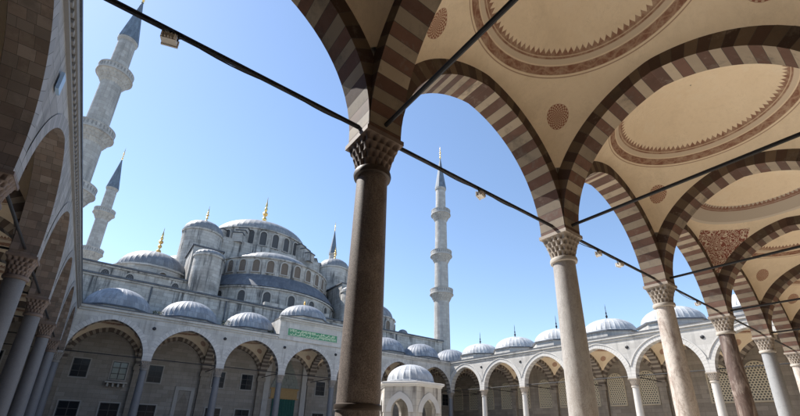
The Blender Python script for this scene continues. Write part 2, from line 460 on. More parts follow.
def spandrel_mesh(a, h, ztop, th=TH):
    mb = MB(); n = 20; y = h-.02
    E = arch_curve(a, RISE, th-.03, n)
    E = [(max(-3.3, min(3.3, x)), z+Z_SPR) for x, z in E]
    E = [(-3.3, Z_IMP)] + E + [(3.3, Z_IMP)]
    for k in range(len(E)-1):
        p, q = E[k], E[k+1]
        if abs(p[0]-q[0]) < 1e-5: continue
        mb.face([(p[0], -y, p[1]), (q[0], -y, q[1]), (q[0], -y, ztop), (p[0], -y, ztop)])
        mb.face([(q[0], y, q[1]), (p[0], y, p[1]), (p[0], y, ztop), (q[0], y, ztop)])
    mb.face([(-3.3, -y, ztop), (3.3, -y, ztop), (3.3, y, ztop), (-3.3, y, ztop)])
    return mb
VR, VZ, VRISE = 2.60, 11.08, 1.32
def vault_mesh():
    mb = MB(); n = 144; hs = 2.93
    rb, zb = [], []
    for i in range(n):
        a = 2*pi*(i+.5)/n
        r = hs/max(abs(cos(a)), abs(sin(a)))
        t = min(abs(r*cos(a)), abs(r*sin(a)))
        rb.append(r); zb.append(Z_SPR+extrados_z(2.91, t, TH)-.03)
    rows = []
    K = 12
    Ec = lambda r: sqrt(max(0., 4.16**2-r*r))
    for j in range(K+1):
        row = []
        for i in range(n):
            a = 2*pi*(i+.5)/n
            r = rb[i]+(VR-rb[i])*j/K
            g = (Ec(VR)-Ec(r))/(Ec(VR)-Ec(rb[i]))
            z = VZ-(VZ-zb[i])*g
            row.append((r*cos(a), r*sin(a), z))
        rows.append(row)
    for j in range(1, 13):
        r = max(VR*(1-j/12), .02); z = VZ+VRISE*(1-(r/VR)**2)
        rows.append([(r*cos(2*pi*(i+.5)/n), r*sin(2*pi*(i+.5)/n), z) for i in range(n)])
    mb.grid(rows, 0, True)
    return mb
def roof_mesh():
    """flat lead roof of one bay with a hole under the dome"""
    mb = MB(); n = 48
    inner = [(3.0*cos(2*pi*(i+.5)/n), 3.0*sin(2*pi*(i+.5)/n), 0) for i in range(n)]
    outer = []
    for i in range(n):
        a = 2*pi*(i+.5)/n; r = 3.3/max(abs(cos(a)), abs(sin(a))); outer.append((r*cos(a), r*sin(a), 0))
    mb.grid([outer, inner], 0, True)
    return mb
def dome_prof(r, rise, z0, k=10, lip=.12):
    p = [(r+lip, z0-.10), (r+lip, z0), (r+.01, z0+.04)]
    for j in range(1, k+1):
        b = j/k*pi/2; p.append((max(r*cos(b), .03), z0+.04+rise*sin(b)))
    return p
def dome_mesh(r, rise, z0, ribs=36, drum=None, seam=.022, roll=None):
    """lead dome with raised seams; drum=(z bottom) adds an octagonal stone drum"""
    mb = MB()
    amp = roll or (.036 if r < 4 else .04)
    rip = lambda i, rr, z: (1.+(amp/max(rr, .6*r) if i % 5 == 0 and rr > .12*r else 0)) if z > z0+.02 else 1.
    mb.lathe(dome_prof(r, rise, z0), ribs*5, rip=rip)
    if drum is not None:
        R = (r+.10)/cos(pi/8)
        q = [(R*cos(2*pi*(i+.5)/8), R*sin(2*pi*(i+.5)/8)) for i in range(8)]
        Q = [(x*1.05, y*1.05) for x, y in q]
        for i in range(8):
            a, b = q[i], q[(i+1) % 8]; A, Bq = Q[i], Q[(i+1) % 8]
            mb.face([(a[0], a[1], drum), (b[0], b[1], drum), (b[0], b[1], z0-.22), (a[0], a[1], z0-.22)], 1)
            mb.face([(A[0], A[1], z0-.22), (Bq[0], Bq[1], z0-.22), (Bq[0], Bq[1], z0-.09), (A[0], A[1], z0-.09)], 2)
            mb.face([(a[0], a[1], z0-.22), (b[0], b[1], z0-.22), (Bq[0], Bq[1], z0-.22), (A[0], A[1], z0-.22)], 1)
            r0, a0, a1 = r*.97, 2*pi*(i+.5)/8, 2*pi*(i+1.5)/8
            mb.face([(A[0], A[1], z0-.09), (Bq[0], Bq[1], z0-.09), (r0*cos(a1), r0*sin(a1), z0-.03), (r0*cos(a0), r0*sin(a0), z0-.03)], 2)
    return mb
def finial_mesh(h, r):
    mb = MB()
    pr = [(r*.75, -.15), (r*.9, 0)]
    for zc, rb in ((.12, 1.), (.30, .80), (.46, .95), (.60, .6), (.72, .42)):
        pr += [(r*.28, h*(zc-.075)), (r*rb*.8, h*(zc-.04)), (r*rb, h*zc), (r*rb*.8, h*(zc+.04)), (r*.26, h*(zc+.07))]
    pr += [(r*.14, h*.86), (r*.10, h*.95), (.01, h)]
    mb.lathe(pr, 14)
    return mb
def spike_mesh(h):
    mb = MB(); mb.lathe([(.16, -.1), (.17, .05), (.07, .2), (.14, .42), (.05, .6), (.09, .8), (.035, .95), (.03, h*.8), (.005, h)], 8)
    return mb
def muq_mesh(H=.62):
    """bell of stalactite cells growing from a round neck to a square top"""
    mb = MB(); n = 96; rows = []; tiers = 4
    env = lambda f: .335+.09*f**1.3
    def row(z, r, sq, ph, dep):
        out = []
        for i in range(n):
            a = 2*pi*i/n
            k = 1./max(abs(cos(a)), abs(sin(a)))
            k = 1+(min(k, 1.30)-1)*sq
            w = abs(sin(8*a+ph*pi/2))
            rr = r*k*(1-dep*(1-w)**1.2)
            out.append((rr*cos(a), rr*sin(a), z))
        return out
    rows.append(row(0, .33, 0, 0, 0))
    for t in range(tiers):
        f0, f1 = t/tiers, (t+1)/tiers
        z0, z1 = H*f0, H*f1
        for f, d in ((0.02, .10), (.35, .17), (.75, .12), (.97, .02)):
            r = env(f0)*(1-f**1.6)+env(f1)*f**1.6
            rows.append(row(z0+(z1-z0)*f, r-.012*(1-f), (f0+f1)/2, t % 2, d))
    rows.append(row(H, env(1), .9, 0, 0))
    mb.grid(rows, 0, True)
    h = .435
    mb.box(-h, h, -h, h, H, H+.10)
    return mb

# shared prototypes are linked by the first gallery that uses them
RING_M = [VOUS_A, VOUS_B, RED, CREAM, RED_SHADE, CREAM_SHADE, JOINT]
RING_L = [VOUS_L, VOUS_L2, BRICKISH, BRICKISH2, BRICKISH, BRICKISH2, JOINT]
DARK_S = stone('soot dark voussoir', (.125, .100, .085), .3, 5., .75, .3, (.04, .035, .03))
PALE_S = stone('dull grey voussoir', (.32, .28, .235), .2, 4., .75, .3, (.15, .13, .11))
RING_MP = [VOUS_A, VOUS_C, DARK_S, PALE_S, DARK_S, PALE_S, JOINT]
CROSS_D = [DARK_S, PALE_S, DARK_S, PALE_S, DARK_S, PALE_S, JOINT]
RING_R = [VOUS_A, VOUS_A, VOUS_A, VOUS_B, RED_SHADE, CREAM_SHADE, JOINT]
CROSS_M = [RED_SHADE, CREAM_SHADE, RED, CREAM, RED_SHADE, CREAM_SHADE, JOINT]

class Part:
    """first use builds the mesh, later uses copy it"""
    def __init__(s, name, mk, mats, **kw): s.name, s.mk, s.mats, s.kw, s.o = name, mk, mats, kw, None
    def at(s, parent, loc=(0, 0, 0), rz=0.):
        if s.o is None: s.o = s.mk().build(s.name, s.mats, parent, loc, rz, **s.kw); return s.o
        return dup(s.o, loc, rz, parent)

def cornice(root, x0, x1, ztop, name='cornice', mat=MARBLE, dent=True, y0=-.39):
    mb = MB()
    y = y0+.02
    mb.box(x0, x1, y-.10, y+.05, ztop-.52, ztop-.42, 0)
    mb.box(x0, x1, y-.05, y+.05, ztop-.42, ztop-.28, 0)
    if dent:
        k = x0+.1
        while k < x1-.2:
            mb.box(k, k+.16, y-.15, y-.045, ztop-.415, ztop-.285, 0); k += .33
    mb.box(x0, x1, y-.20, y+.40, ztop-.28, ztop-.07, 0)
    mb.box(x0, x1, y-.25, y+.60, ztop-.07, ztop+.02, 1)
    return mb.build(name, [mat, LEAD_D], root, smooth=False)

def gallery(name, label, loc, rz, k0, k1, ks0, ks1, ringm, wall, apart, dome_mat, wall_mat, court_c0=0, court_c1=None, back=True, finial=False, special=None, dzr=(12.55, 1.75), cross=None):
    """k0..k1 bays with vaults; ks0..ks1 bays that open on the court"""
    g = thing(name, label, 'arcade', loc, rz, 'vaulted galleries round the courtyard')
    P_ring = Part('arch', lambda: ring_mesh(2.91, .39, mould=ringm is RING_R, NV=NV if ringm is not RING_L else 17, rough=ringm is RING_L), ringm)
    P_sp = Part('spandrel_wall', lambda: spandrel_mesh(2.91, .39, Z_TOP-.2), wall, smooth=False)
    cross = cross or CROSS_M
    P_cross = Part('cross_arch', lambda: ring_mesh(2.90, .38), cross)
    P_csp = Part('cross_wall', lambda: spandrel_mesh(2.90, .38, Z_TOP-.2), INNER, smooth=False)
    P_wall = Part('wall_arch', lambda: ring_mesh(2.91, .39), cross)
    P_vault = Part('vault', vault_mesh, VAULT)
    P_roof = Part('roof', roof_mesh, LEAD)
    P_dome = Part('dome', lambda: dome_mesh(2.85, dzr[1], dzr[0], 36, drum=11.40), [dome_mat, wall, LEAD_D])
    P_spike = Part('finial', lambda: spike_mesh(1.9), IRON)
    P_imp = Part('impost_block', lambda: _imp(), [MARBLE_L if ringm is RING_L else VOUS_B])
    P_pil = Part('pilaster', lambda: _pil(), INNER, smooth=False)
    P_rod = Part('tie_rod', lambda: _rod(B-.8), IRON)
    for k in range(ks0, ks1):
        c = (k*B+3.3, 0, 0)
        P_ring.at(g, c); P_sp.at(g, c)
        P_rod.at(g, (k*B+.4, 0, 7.31))
    for k in range(k0, k1+1):
        if k == k0 and not apart: continue
        if k == k1 and not apart: continue
        P_cross.at(g, (k*B, 3.3, 0), pi/2); P_csp.at(g, (k*B, 3.3, 0), pi/2)
        P_rod.at(g, (k*B, .4, 7.30), pi/2)
        if back: P_pil.at(g, (k*B, 6.6, 0))
    for k in range(k0, k1):
        P_wall.at(g, (k*B+3.3, 6.6, 0))
        c = (k*B+3.3, 3.3, 0)
        if special is not None and k == special[0]:
            vault_mesh().build('vault', VAULT_A, g, c)
        else: P_vault.at(g, c)
        up = 0
        if special is not None and k == special[1]:
            continue
        P_roof.at(g, (c[0], c[1], Z_TOP-.10))
        d = P_dome.at(g, c)
    P_boss = Part('wall_boss', lambda: _boss(), IRON)
    if ringm in (RING_MP, RING_R):
        for k in range(max(ks0, 0), ks1+1): P_boss.at(g, (k*B, -.38, 10.15))
    if finial:
        for d in [o for o in g.children if o.name.split('.')[0] == 'dome']:
            P_spike.at(d, (0, 0, dzr[0]+dzr[1]+.03))
    return g
def _imp():
    mb = MB(); mb.box(-.395, .395, -.395, .395, 6.98, 7.30); return mb
def _pil():
    mb = MB(); mb.box(-.37, .37, -.42, .1, 0, 6.8); mb.box(-.50, .50, -.50, .1, 6.8, Z_IMP+.2); mb.box(-.5, .5, -.5, .1, 0, .4); return mb
def _rod(L):
    mb = MB(); mb.tube((0, 0, 0), (L, 0, 0), .046, 8); return mb
def _boss():
    mb = MB(); rows = [[(r*cos(2*pi*i/16), y, r*sin(2*pi*i/16)) for i in range(16)] for r, y in ((.17, .02), (.16, -.04), (.10, -.07), (.01, -.08))]
    mb.grid(rows, 0, True); return mb

# --- the gallery the camera stands in (court to the north, local x runs towards -X)
front = gallery('arcade_gallery', 'vaulted gallery overhead with red and cream striped arches and painted domes', (7*B, 0, 0), pi,
                -1, 8, 0, 7, RING_M, MARBLE, True, LEAD, INNER, special=(3, None))
mb = MB(); mb.box(-7.4, 53.6, -7.4, -6.6, GF, 11.4)
bw = mb.build('back_wall', ashlar('brown gallery wall', (.15, .125, .10), .16, 1.1, .42), front, smooth=False)
bw.parent = front; bw.matrix_parent_inverse = Matrix.Identity(4); bw.location = (7*B, 0, 0); bw.rotation_euler = (0, 0, pi)
cornice(front, 0, 7*B, Z_TOP)
# --- left
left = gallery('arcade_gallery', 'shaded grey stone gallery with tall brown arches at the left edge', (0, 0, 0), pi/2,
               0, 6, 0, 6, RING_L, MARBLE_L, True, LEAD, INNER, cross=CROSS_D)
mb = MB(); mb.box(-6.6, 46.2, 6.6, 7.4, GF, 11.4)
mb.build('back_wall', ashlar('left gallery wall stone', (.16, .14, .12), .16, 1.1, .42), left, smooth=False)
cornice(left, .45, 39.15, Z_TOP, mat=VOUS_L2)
# --- under the mosque
mport = gallery('arcade_gallery', 'portico below the mosque with a green inscription over its taller middle arch', (0, 6*B, 0), 0,
                -1, 8, 0, 7, RING_MP, MARBLE, True, LEAD, INNER, back=True, special=(None, 3), dzr=(12.1, 2.2), cross=CROSS_D)
cornice(mport, .45, 18.9, Z_TOP, dent=False); cornice(mport, 27.3, 45.75, Z_TOP, dent=False)
# --- right
right = gallery('arcade_gallery', 'sunlit white gallery with pale round lead domes along the right of the court', (7*B, 6*B, 0), -pi/2,
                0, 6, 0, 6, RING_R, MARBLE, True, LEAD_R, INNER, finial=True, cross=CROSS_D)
mb = MB(); mb.box(-6.6, 46.2, 6.6, 7.4, GF, 11.4)
rwall = mb.build('back_wall', INNER, right, smooth=False)
cornice(right, .45, 39.15, Z_TOP, dent=False)

# raised middle bay of the mosque portico
mb = MB()
mb.box(18.9, 27.3, -.50, 6.59, 11.05, 13.45, 0, skip='b')
blk = mb.build('raised_block', MARBLE, mport, smooth=False)
cornice(mport, 18.75, 27.45, 13.75, name='raised_cornice', dent=False, y0=-.52)
dome_mesh(3.0, 1.95, 14.55, drum=13.4).build('dome', [LEAD, MARBLE, LEAD_D], mport, (23.1, 3.3, 0))
dm = [o for o in mport.children if o.name.startswith('dome')][-1]
finial_mesh(.9, .16).build('finial', GOLD, dm, (0, 0, 14.55+1.97))
mb = MB(); mb.box(-3.2, 3.2, -.03, .02, -.42, .42)
ins = mb.build('inscription_panel', PANEL, mport, (23.1, -.505, 12.0), smooth=False)
# flowing calligraphy: pale strokes standing a little proud of the green field
mb = MB()
rnd = random.Random(11)
def stroke(pts, w):
    n = len(pts); L = []; Rr = []
    for i, (x, z) in enumerate(pts):
        a = pts[max(0, i-1)]; b = pts[min(n-1, i+1)]
        d = Vector((b[0]-a[0], b[1]-a[1])); d.normalize()
        k = w*(.45+.55*sin(pi*(i+.5)/n)); nx, nz = -d.y*k, d.x*k
        L.append((x+nx, -.036, z+nz)); Rr.append((x-nx, -.036, z-nz))
    for i in range(n-1): mb.face([L[i], Rr[i], Rr[i+1], L[i+1]])
for row in (-.17, .19):
    x = -2.95
    while x < 2.9:
        k = rnd.random()
        if k < .35:      # tall upright letter
            stroke([(x+.02*sin(j), row-.14+.32*j/6) for j in range(7)], .030); x += .13
        elif k < .75:    # bowl
            w = .22+.2*rnd.random()
            stroke([(x+w*j/8, row-.05-.10*sin(pi*j/8)+.10*(j/8)**3) for j in range(9)], .032); x += w+.04
        else:            # loop and tail
            stroke([(x+.09+.09*cos(2*pi*j/9), row+.03+.07*sin(2*pi*j/9)) for j in range(9)], .028); x += .22
        if rnd.random() < .5:
            q = x-.1; mb.face([(q, -.036, row-.17), (q+.05, -.036, row-.13), (q, -.036, row-.09), (q-.05, -.036, row-.13)])
mb.build('calligraphy', LETTER, ins, smooth=False)
mb = MB()
for s in (-1, 1):
    mb.box(-3.3, 3.3, -.05, .01, s*.46-.04, s*.46+.04); mb.box(s*3.26-.05, s*3.26+.05, -.05, .01, -.42, .42)
mb.build('panel_frame', VOUS_A, ins, smooth=False)
# wall lamp plate on the left gallery's spandrel
mb = MB(); mb.box(-.16, .16, -.05, .03, -.28, .28)
o = mb.build('wall_plate', BLUES, None, (.44, 1.0*B, 10.2), pi/2, smooth=False)
tag(o, 'small pale blue plate fixed to the shaded spandrel of the left gallery', 'plate')

# ------------------------------------------------------------------ columns
def shaft_mesh(rb=.365, rt=.302, h=6.25):
    mb = MB(); pr = [(rb+.05, .42), (rb+.05, .50), (rb, .56)]
    for j in range(1, 9):
        f = j/8; pr.append((rb+(rt-rb)*(f**1.25), .56+(h-.56)*f))
    mb.lathe(pr, 40)
    return mb
def base_mesh():
    mb = MB(); mb.box(-.55, .55, -.55, .55, 0, .22)
    mb.lathe([(.54, .22), (.56, .28), (.54, .35), (.47, .38), (.46, .43)], 32)
    return mb
def collar_mesh(r, z0, h, bulge=.05):
    mb = MB(); mb.lathe([(r-.02, z0), (r+bulge*.8, z0+.02), (r+bulge, z0+h*.5), (r+bulge*.8, z0+h-.02), (r-.02, z0+h)], 40)
    return mb
PROTO = {}
def column(x, y, shaft_mat, cap_mat, ring_mat, label, group, low_ring=False):
    key = (shaft_mat.name, cap_mat.name, ring_mat.name, low_ring)
    if key in PROTO:
        c = dup(PROTO[key], (x, y, 0)); c['label'] = label; c['group'] = group
        return c
    c = thing('marble_column', label, 'column', (x, y, 0), 0, group)
    first = next(iter(PROTO.values()), None)
    def mesh_of(nm, mk, mat):
        o = mk().build(nm, mat, c); return o
    mesh_of('shaft', shaft_mesh, shaft_mat); mesh_of('base', base_mesh, VOUS_B)
    mesh_of('collar', lambda: collar_mesh(.306, 6.20, .16, .07), ring_mat)
    o = muq_mesh().build('capital', cap_mat, c, (0, 0, 6.36))
    if low_ring: mesh_of('lower_band', lambda: collar_mesh(.352, 1.86, .12, .035), BRONZE)
    PROTO[key] = c
    return c
GA, GB, GC, GD = ('columns of the near gallery', 'columns of the shaded left gallery', 'columns of the mosque portico', 'columns of the sunlit right gallery')
column(0, 0, G_GREY, CAP, COLLAR, 'grey corner column where the near gallery meets the left gallery', GA)
column(1*B, 0, G_RED, CAP_D, BRONZE, 'big brown granite column in the foreground with dark bronze bands', GA, True)
column(2*B, 0, G_GREY, CAP, COLLAR, 'smooth grey marble column, second of the near row, lit on its left half', GA)
column(3*B, 0, G_WHITE, CAP, COLLAR, 'white marble column with rusty brown streaks, third of the near row', GA)
column(4*B, 0, G_DARK, CAP, COLLAR, 'dark red brown column between the streaked white one and a grey one', GA)
column(5*B, 0, G_BLUE, CAP, COLLAR, 'pale grey column just right of the dark red brown one', GA)
column(6*B, 0, G_WHITE, CAP, COLLAR, 'whitish column cut by the right edge of the picture', GA)
column(7*B, 0, G_GREY, CAP, COLLAR, 'corner column at the far end of the near gallery', GA)
for j, w in ((1, 'nearest column of the shaded left gallery, beside the frame edge'),
             (2, 'shaded column at the left edge with the largest visible capital of its row'),
             (3, 'second visible column of the left gallery counted from the picture edge'),
             (4, 'third visible column of the left gallery, left of the thin last ones'),
             (5, 'slim looking column next to the inner corner of the left gallery')):
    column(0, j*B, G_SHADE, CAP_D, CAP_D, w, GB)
for i, w in ((0, 'dark corner column where the left gallery meets the mosque portico'),
             (1, 'portico column between the two leftmost wide arches'),
             (2, 'portico column between the second and third arch from the left'),
             (3, 'portico column left of the green curtained portal'),
             (4, 'portico column right of the portal, behind the big brown column'),
             (5, 'portico column just left of the fountain kiosk in the court'),
             (6, 'portico column mostly hidden behind the fountain kiosk'),
             (7, 'column in the far right corner of the courtyard')):
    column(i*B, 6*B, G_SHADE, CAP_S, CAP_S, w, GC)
for j, w in ((5, 'sunlit white column nearest the far right corner'),
             (4, 'sunlit white column left of the smooth grey near column'),
             (3, 'white gallery column half hidden behind the smooth grey near column'),
             (2, 'sunlit white column between the grey and the streaked near columns'),
             (1, 'sunlit white column between the streaked and the dark red near columns')):
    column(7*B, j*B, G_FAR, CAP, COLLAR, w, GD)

# ------------------------------------------------------------------ windows
def rect_window_mesh(w, h, nx, nz, fr=.10):
    """stone surround, recessed glass and iron bars; faces -y, origin at the sill centre"""
    mb = MB(); a = w/2
    mb.box(-a-fr, -a, -.09, .02, -fr, h+fr, 0); mb.box(a, a+fr, -.09, .02, -fr, h+fr, 0)
    mb.box(-a, a, -.09, .02, h, h+fr, 0); mb.box(-a, a, -.11, .02, -fr, 0, 0)
    mb.face([(-a, -.012, 0), (a, -.012, 0), (a, -.012, h), (-a, -.012, h)], 1)
    for i in range(1, nx):
        x = -a+w*i/nx; mb.box(x-.035, x+.035, -.06, -.014, 0, h, 2)
    for i in range(1, nz):
        z = h*i/nz; mb.box(-a, a, -.055, -.016, z-.035, z+.035, 2)
    mb.box(-a, -a+.06, -.058, -.015, 0, h, 2); mb.box(a-.06, a, -.058, -.015, 0, h, 2)
    mb.box(-a+.06, a-.06, -.058, -.015, h-.06, h, 2); mb.box(-a+.06, a-.06, -.058, -.015, 0, .06, 2)
    return mb
def arch_window_mesh(w, h, fr=.14, dep=.14, pane_y=-.03):
    """round-headed window: raised arched surround (0) and lattice pane (1)"""
    mb = MB(); a = w/2; zs = h-a
    def outline(r, lo):
        pts = [(-r, lo)]
        pts += [(-r*cos(pi*k/12), zs+r*1.08*sin(pi*k/12)) for k in range(13)]
        pts += [(r, lo)]
        return pts
    I, O = outline(a, 0), outline(a+fr, 0)
    for k in range(len(I)-1):
        i0, i1, o0, o1 = I[k], I[k+1], O[k], O[k+1]
        mb.face([(i0[0], -dep, i0[1]), (i1[0], -dep, i1[1]), (o1[0], -dep, o1[1]), (o0[0], -dep, o0[1])], 0)
        mb.face([(i0[0], -dep, i0[1]), (i0[0], .05, i0[1]), (i1[0], .05, i1[1]), (i1[0], -dep, i1[1])], 0)
        mb.face([(o0[0], .05, o0[1]), (o0[0], -dep, o0[1]), (o1[0], -dep, o1[1]), (o1[0], .05, o1[1])], 0)
    mb.box(-a-fr, a+fr, -dep-.04, .05, -.14, -.001, 0)
    mb.face([(x, pane_y, z) for x, z in I], 1)
    return mb
# right gallery: arched stucco lattice windows in the back wall
PW = Part('window', lambda: arch_window_mesh(1.75, 3.4, .12, .10), [LFRAME, LATT])
for k in range(-1, 7):
    for s in (-1.75, 1.75):
        PW.at(rwall, (k*B+3.3+s, 6.6, 5.1))

# ------------------------------------------------------------------ mosque
MX = 3.5*B
mq = thing('mosque', 'great grey mosque with cascading lead domes and gilded finials', 'mosque', (MX, 46.2, 0))
def part(mbld, name, mats, parent=mq, loc=(0, 0, 0), rz=0., **kw): return mbld.build(name, mats, parent, loc, rz, **kw)
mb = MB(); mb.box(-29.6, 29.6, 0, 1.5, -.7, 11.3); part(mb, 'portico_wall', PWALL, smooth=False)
mb = MB(); mb.box(-26.5, 27.5, 0, 46.5, 11.3, 16.5); mb.box(-26.5, 27.5, 1.5, 46.5, -.7, 11.3)
body = part(mb, 'lower_wall', LIME, smooth=False)
def eave(x0, x1, y, z, name='cornice', parent=mq, d=.3):
    mb = MB(); mb.box(x0, x1, y-.16, y+.3, z-.34, z-.14, 0); mb.box(x0, x1, y-d, y+.5, z-.14, z+.06, 1)
    return part(mb, name, [LIME, LEAD_D], parent, smooth=False)
eave(-26.7, 27.7, 0, 16.5)
mb = MB(); mb.box(-4.3, 5.2, -.12, 1.2, 16.56, 17.1); part(mb, 'parapet', LIME, smooth=False)
for x in (-17.2, -9.0, 10., 17.5):       # lead rain pipes and chimney-like stubs along the wall
    mb = MB(); mb.tube((x, -.12, 13), (x, -.12, 16.1), .09); part(mb, 'rain_pipe', LEAD_D)
# semi-domes on the four sides: lower ring, lead skirt, window drum and cap
PWD = Part('window', lambda: arch_window_mesh(1.0, 1.85, .17, .16), [WFRAME, LATT_S])
PWL = Part('window', lambda: arch_window_mesh(1.0, 2.0, .2, .16), [WFRAME, LATT_D])
def ring_windows(P, parent, R, z, n, a0, a1):
    for i in range(n):
        a = a0+(a1-a0)*i/(n-1)
        P.at(parent, (R*cos(a), R*sin(a), z), a+pi/2)
# second tier at the corners with the corner domes
for s in (-1, 1):
    mb = MB(); mb.box(*((-25.5, -10.9) if s < 0 else (10.9, 25.5)), (4.8 if s < 0 else 16), 44, 16.5, 19.2); part(mb, 'upper_wall', LIME, smooth=False)
    eave(*((-25.6, -10.8) if s < 0 else (10.8, 25.6)), 4.8 if s < 0 else 16, 19.2)
    for yy in (10.8, 34.8):
        mb = MB(); mb.lathe([(4.75, 16.4), (4.75, 20.5), (4.95, 20.6), (4.95, 20.8)], 16); cdr = part(mb, 'corner_drum', LIME, loc=(s*18+1, yy, 0), rz=pi/16); ring_windows(PWD, cdr, 4.72, 18.1, 8, 0, 2*pi*7/8)
        d = part(dome_mesh(4.35, 3.1, 20.85, 40), 'corner_dome', [LEAD_M], loc=(s*18+1, yy, 0))
        part(finial_mesh(4.3, .34), 'finial', GOLD, d, (0, 0, 23.95))
def flare(R, z0, z1):
    return [(R, z0), (R, z1-.3), (R+.22, z1-.26), (R+.24, z1-.06), (R-.1, z1)]
CY = 22.8                                                        # centre of the great dome behind the front wall
for (cx, cy, ang) in ((0, CY-10, -pi/2), (-10, CY, pi), (10, CY, 0), (0, CY+10, pi/2)):
    mb = MB(); mb.lathe(flare(10.9, 15.8, 20.0), 96); lw = part(mb, 'exedra_wall', LIME, loc=(cx, cy, 0))
    ring_windows(PWL, lw, 10.9, 17.2, 9, ang-1.25, ang+1.25)
    mb = MB()
    mb.lathe([(11.2, 20.0), (11.1, 20.1), (10.5, 21.1), (9.75, 22.0), (9.3, 22.35)], 144, rip=lambda i, r, z: 1.004 if i % 3 == 0 else 1.)
    part(mb, 'lead_skirt', LEAD_S, loc=(cx, cy, 0))
    mb = MB(); mb.lathe(flare(9.25, 22.2, 25.2)+[(6.6, 25.75)], 96); dr = part(mb, 'window_drum', LIME, loc=(cx, cy, 0))
    ring_windows(PWD, dr, 9.25, 22.75, 14, ang-1.42, ang+1.42)
    part(dome_mesh(6.9, 2.85, 25.75, 44, seam=.03), 'half_dome', [LEAD_G], loc=(cx, cy, 0))
# square base, great drum, dome and its buttresses
mb = MB(); mb.box(-11.2, 11.2, CY-10.2, CY+11.2, 16.4, 30.3); part(mb, 'dome_base', LIME, smooth=False)
mb = MB(); mb.lathe(flare(9.3, 30.2, 34.3), 112); dr = part(mb, 'great_drum', LIME, loc=(0, CY, 0))
PWG = Part('window', lambda: arch_window_mesh(1.1, 2.6, .16, .2), [WFRAME, LATT_D])
ring_windows(PWG, dr, 9.3, 31.0, 28, 0, 2*pi*27/28)
for i in range(28):
    if i % 7 in (3, 4): 
        pass
PB = Part('buttress', lambda: _butt(), [LIME, LEAD_D], smooth=False)
def _butt():
    mb = MB()
    for x0, x1, z1 in ((9.2, 10.3, 33.4), (10.3, 11.4, 32.4), (11.4, 12.5, 31.4)):
        mb.box(x0, x1, -.75, .75, 29.9, z1, 0); mb.box(x0-.02, x1+.12, -.85, .85, z1, z1+.16, 1)
    return mb
for a in (pi/4-.22, pi/4+.22, 3*pi/4-.22, 3*pi/4+.22, -pi/4-.22, -pi/4+.22, -3*pi/4-.22, -3*pi/4+.22): PB.at(mq, (0, CY, 0), a)
gd = part(dome_mesh(8.75, 4.2, 34.4, 56, seam=.03), 'great_dome', [LEAD_G], loc=(0, CY, 0))
part(finial_mesh(7.6, .55), 'finial', GOLD, gd, (0, 0, 38.5))
# weight turrets at the four corners of the great dome
def turret(x, y, r, z0, z1, rise, fin, nm='turret'):
    mb = MB(); mb.lathe([(r, z0), (r, z1-.35), (r+.14, z1-.3), (r+.16, z1-.05), (r-.1, z1)], 16 if nm == 'turret' else 40)
    t = part(mb, nm, LIME, loc=(x, y, 0), rz=pi/8)
    d = dome_mesh(r*1.0, rise, z1+.05, 24, seam=.03).build('turret_dome', [LEAD_M], t)
    if fin: finial_mesh(fin, .24).build('finial', GOLD, d, (0, 0, z1+rise))
for sx in (-1, 1):
    for yy in (CY-10, CY+10): turret(sx*11.6, yy, 2.9, 16.4, 29.6, 2.1, 3.2)
    turret(sx*11.3, 4.3, 1.9, 16.4, 22.9, .85, 0, 'stair_turret')
    mb = MB(); mb.box(*((-13.4, -9.6) if sx < 0 else (9.6, 13.4)), 5, CY-10, 16.4, 24.4, 0)
    mb.box(*((-13.6, -9.4) if sx < 0 else (9.4, 13.6)), 4.9, CY-10, 24.4, 24.6, 1)
    part(mb, 'shoulder_block', [LIME, LEAD_D], smooth=False)
turret(23.1, 5.8, .9, 16.4, 17.9, .85, 0, 'stair_turret')
# windows of the portico wall, in two rows
PU = Part('window', lambda: rect_window_mesh(1.35, 1.8, 2, 3), [WFRAME, GLASS, GRILLE], smooth=False)
PL = Part('window', lambda: rect_window_mesh(1.65, 2.1, 2, 3), [WFRAME, GLASS, GRILLE], smooth=False)
for k in range(-1, 8):
    if k == 3: continue
    for s in (-1.65, 1.65):
        if (k == 1 and s > 0) or (k == 5 and s < 0): continue
        x = k*B+3.3+s-MX
        if k == 0 and s > 0:
            rect_window_mesh(1.35, 1.8, 2, 3).build('window', [WFRAME, GLASS2, GRILLE], mq, (x, 0, 5.7), smooth=False)
            mb = MB(); mb.box(-.95, .95, -.75, -.1, -.14, 0)
            for q in (-.7, -.23, .23, .7): mb.box(q-.08, q+.08, -.6, -.1, -.5, -.14)
            mb.build('balcony_shelf', WFRAME, mq, (x, 0, 5.45), smooth=False)
        else: PU.at(mq, (x, 0, 5.7))
        PL.at(mq, (x, 0, 1.3))
# small square windows high on the mosque wall
PH = Part('window', lambda: arch_window_mesh(.8, 1.3, .12, .1), [WFRAME, LATT_D])
# prayer niches
for x in (1*B+3.3+1.65-MX, 5*B+3.3-1.65-MX):
    mb = MB()
    mb.box(-1.0, -.62, -.10, .02, 0, 5.1); mb.box(.62, 1.0, -.10, .02, 0, 5.1); mb.box(-1.0, 1.0, -.12, .02, 5.1, 5.5)
    mb.face([(-.62, -.01, 0), (.62, -.01, 0), (.62, -.01, 3.6), (0, -.01, 4.9), (-.62, -.01, 3.6)], 1)
    mb.build('prayer_niche', [WFRAME, INNER], mq, (x, 0, 0), smooth=False)
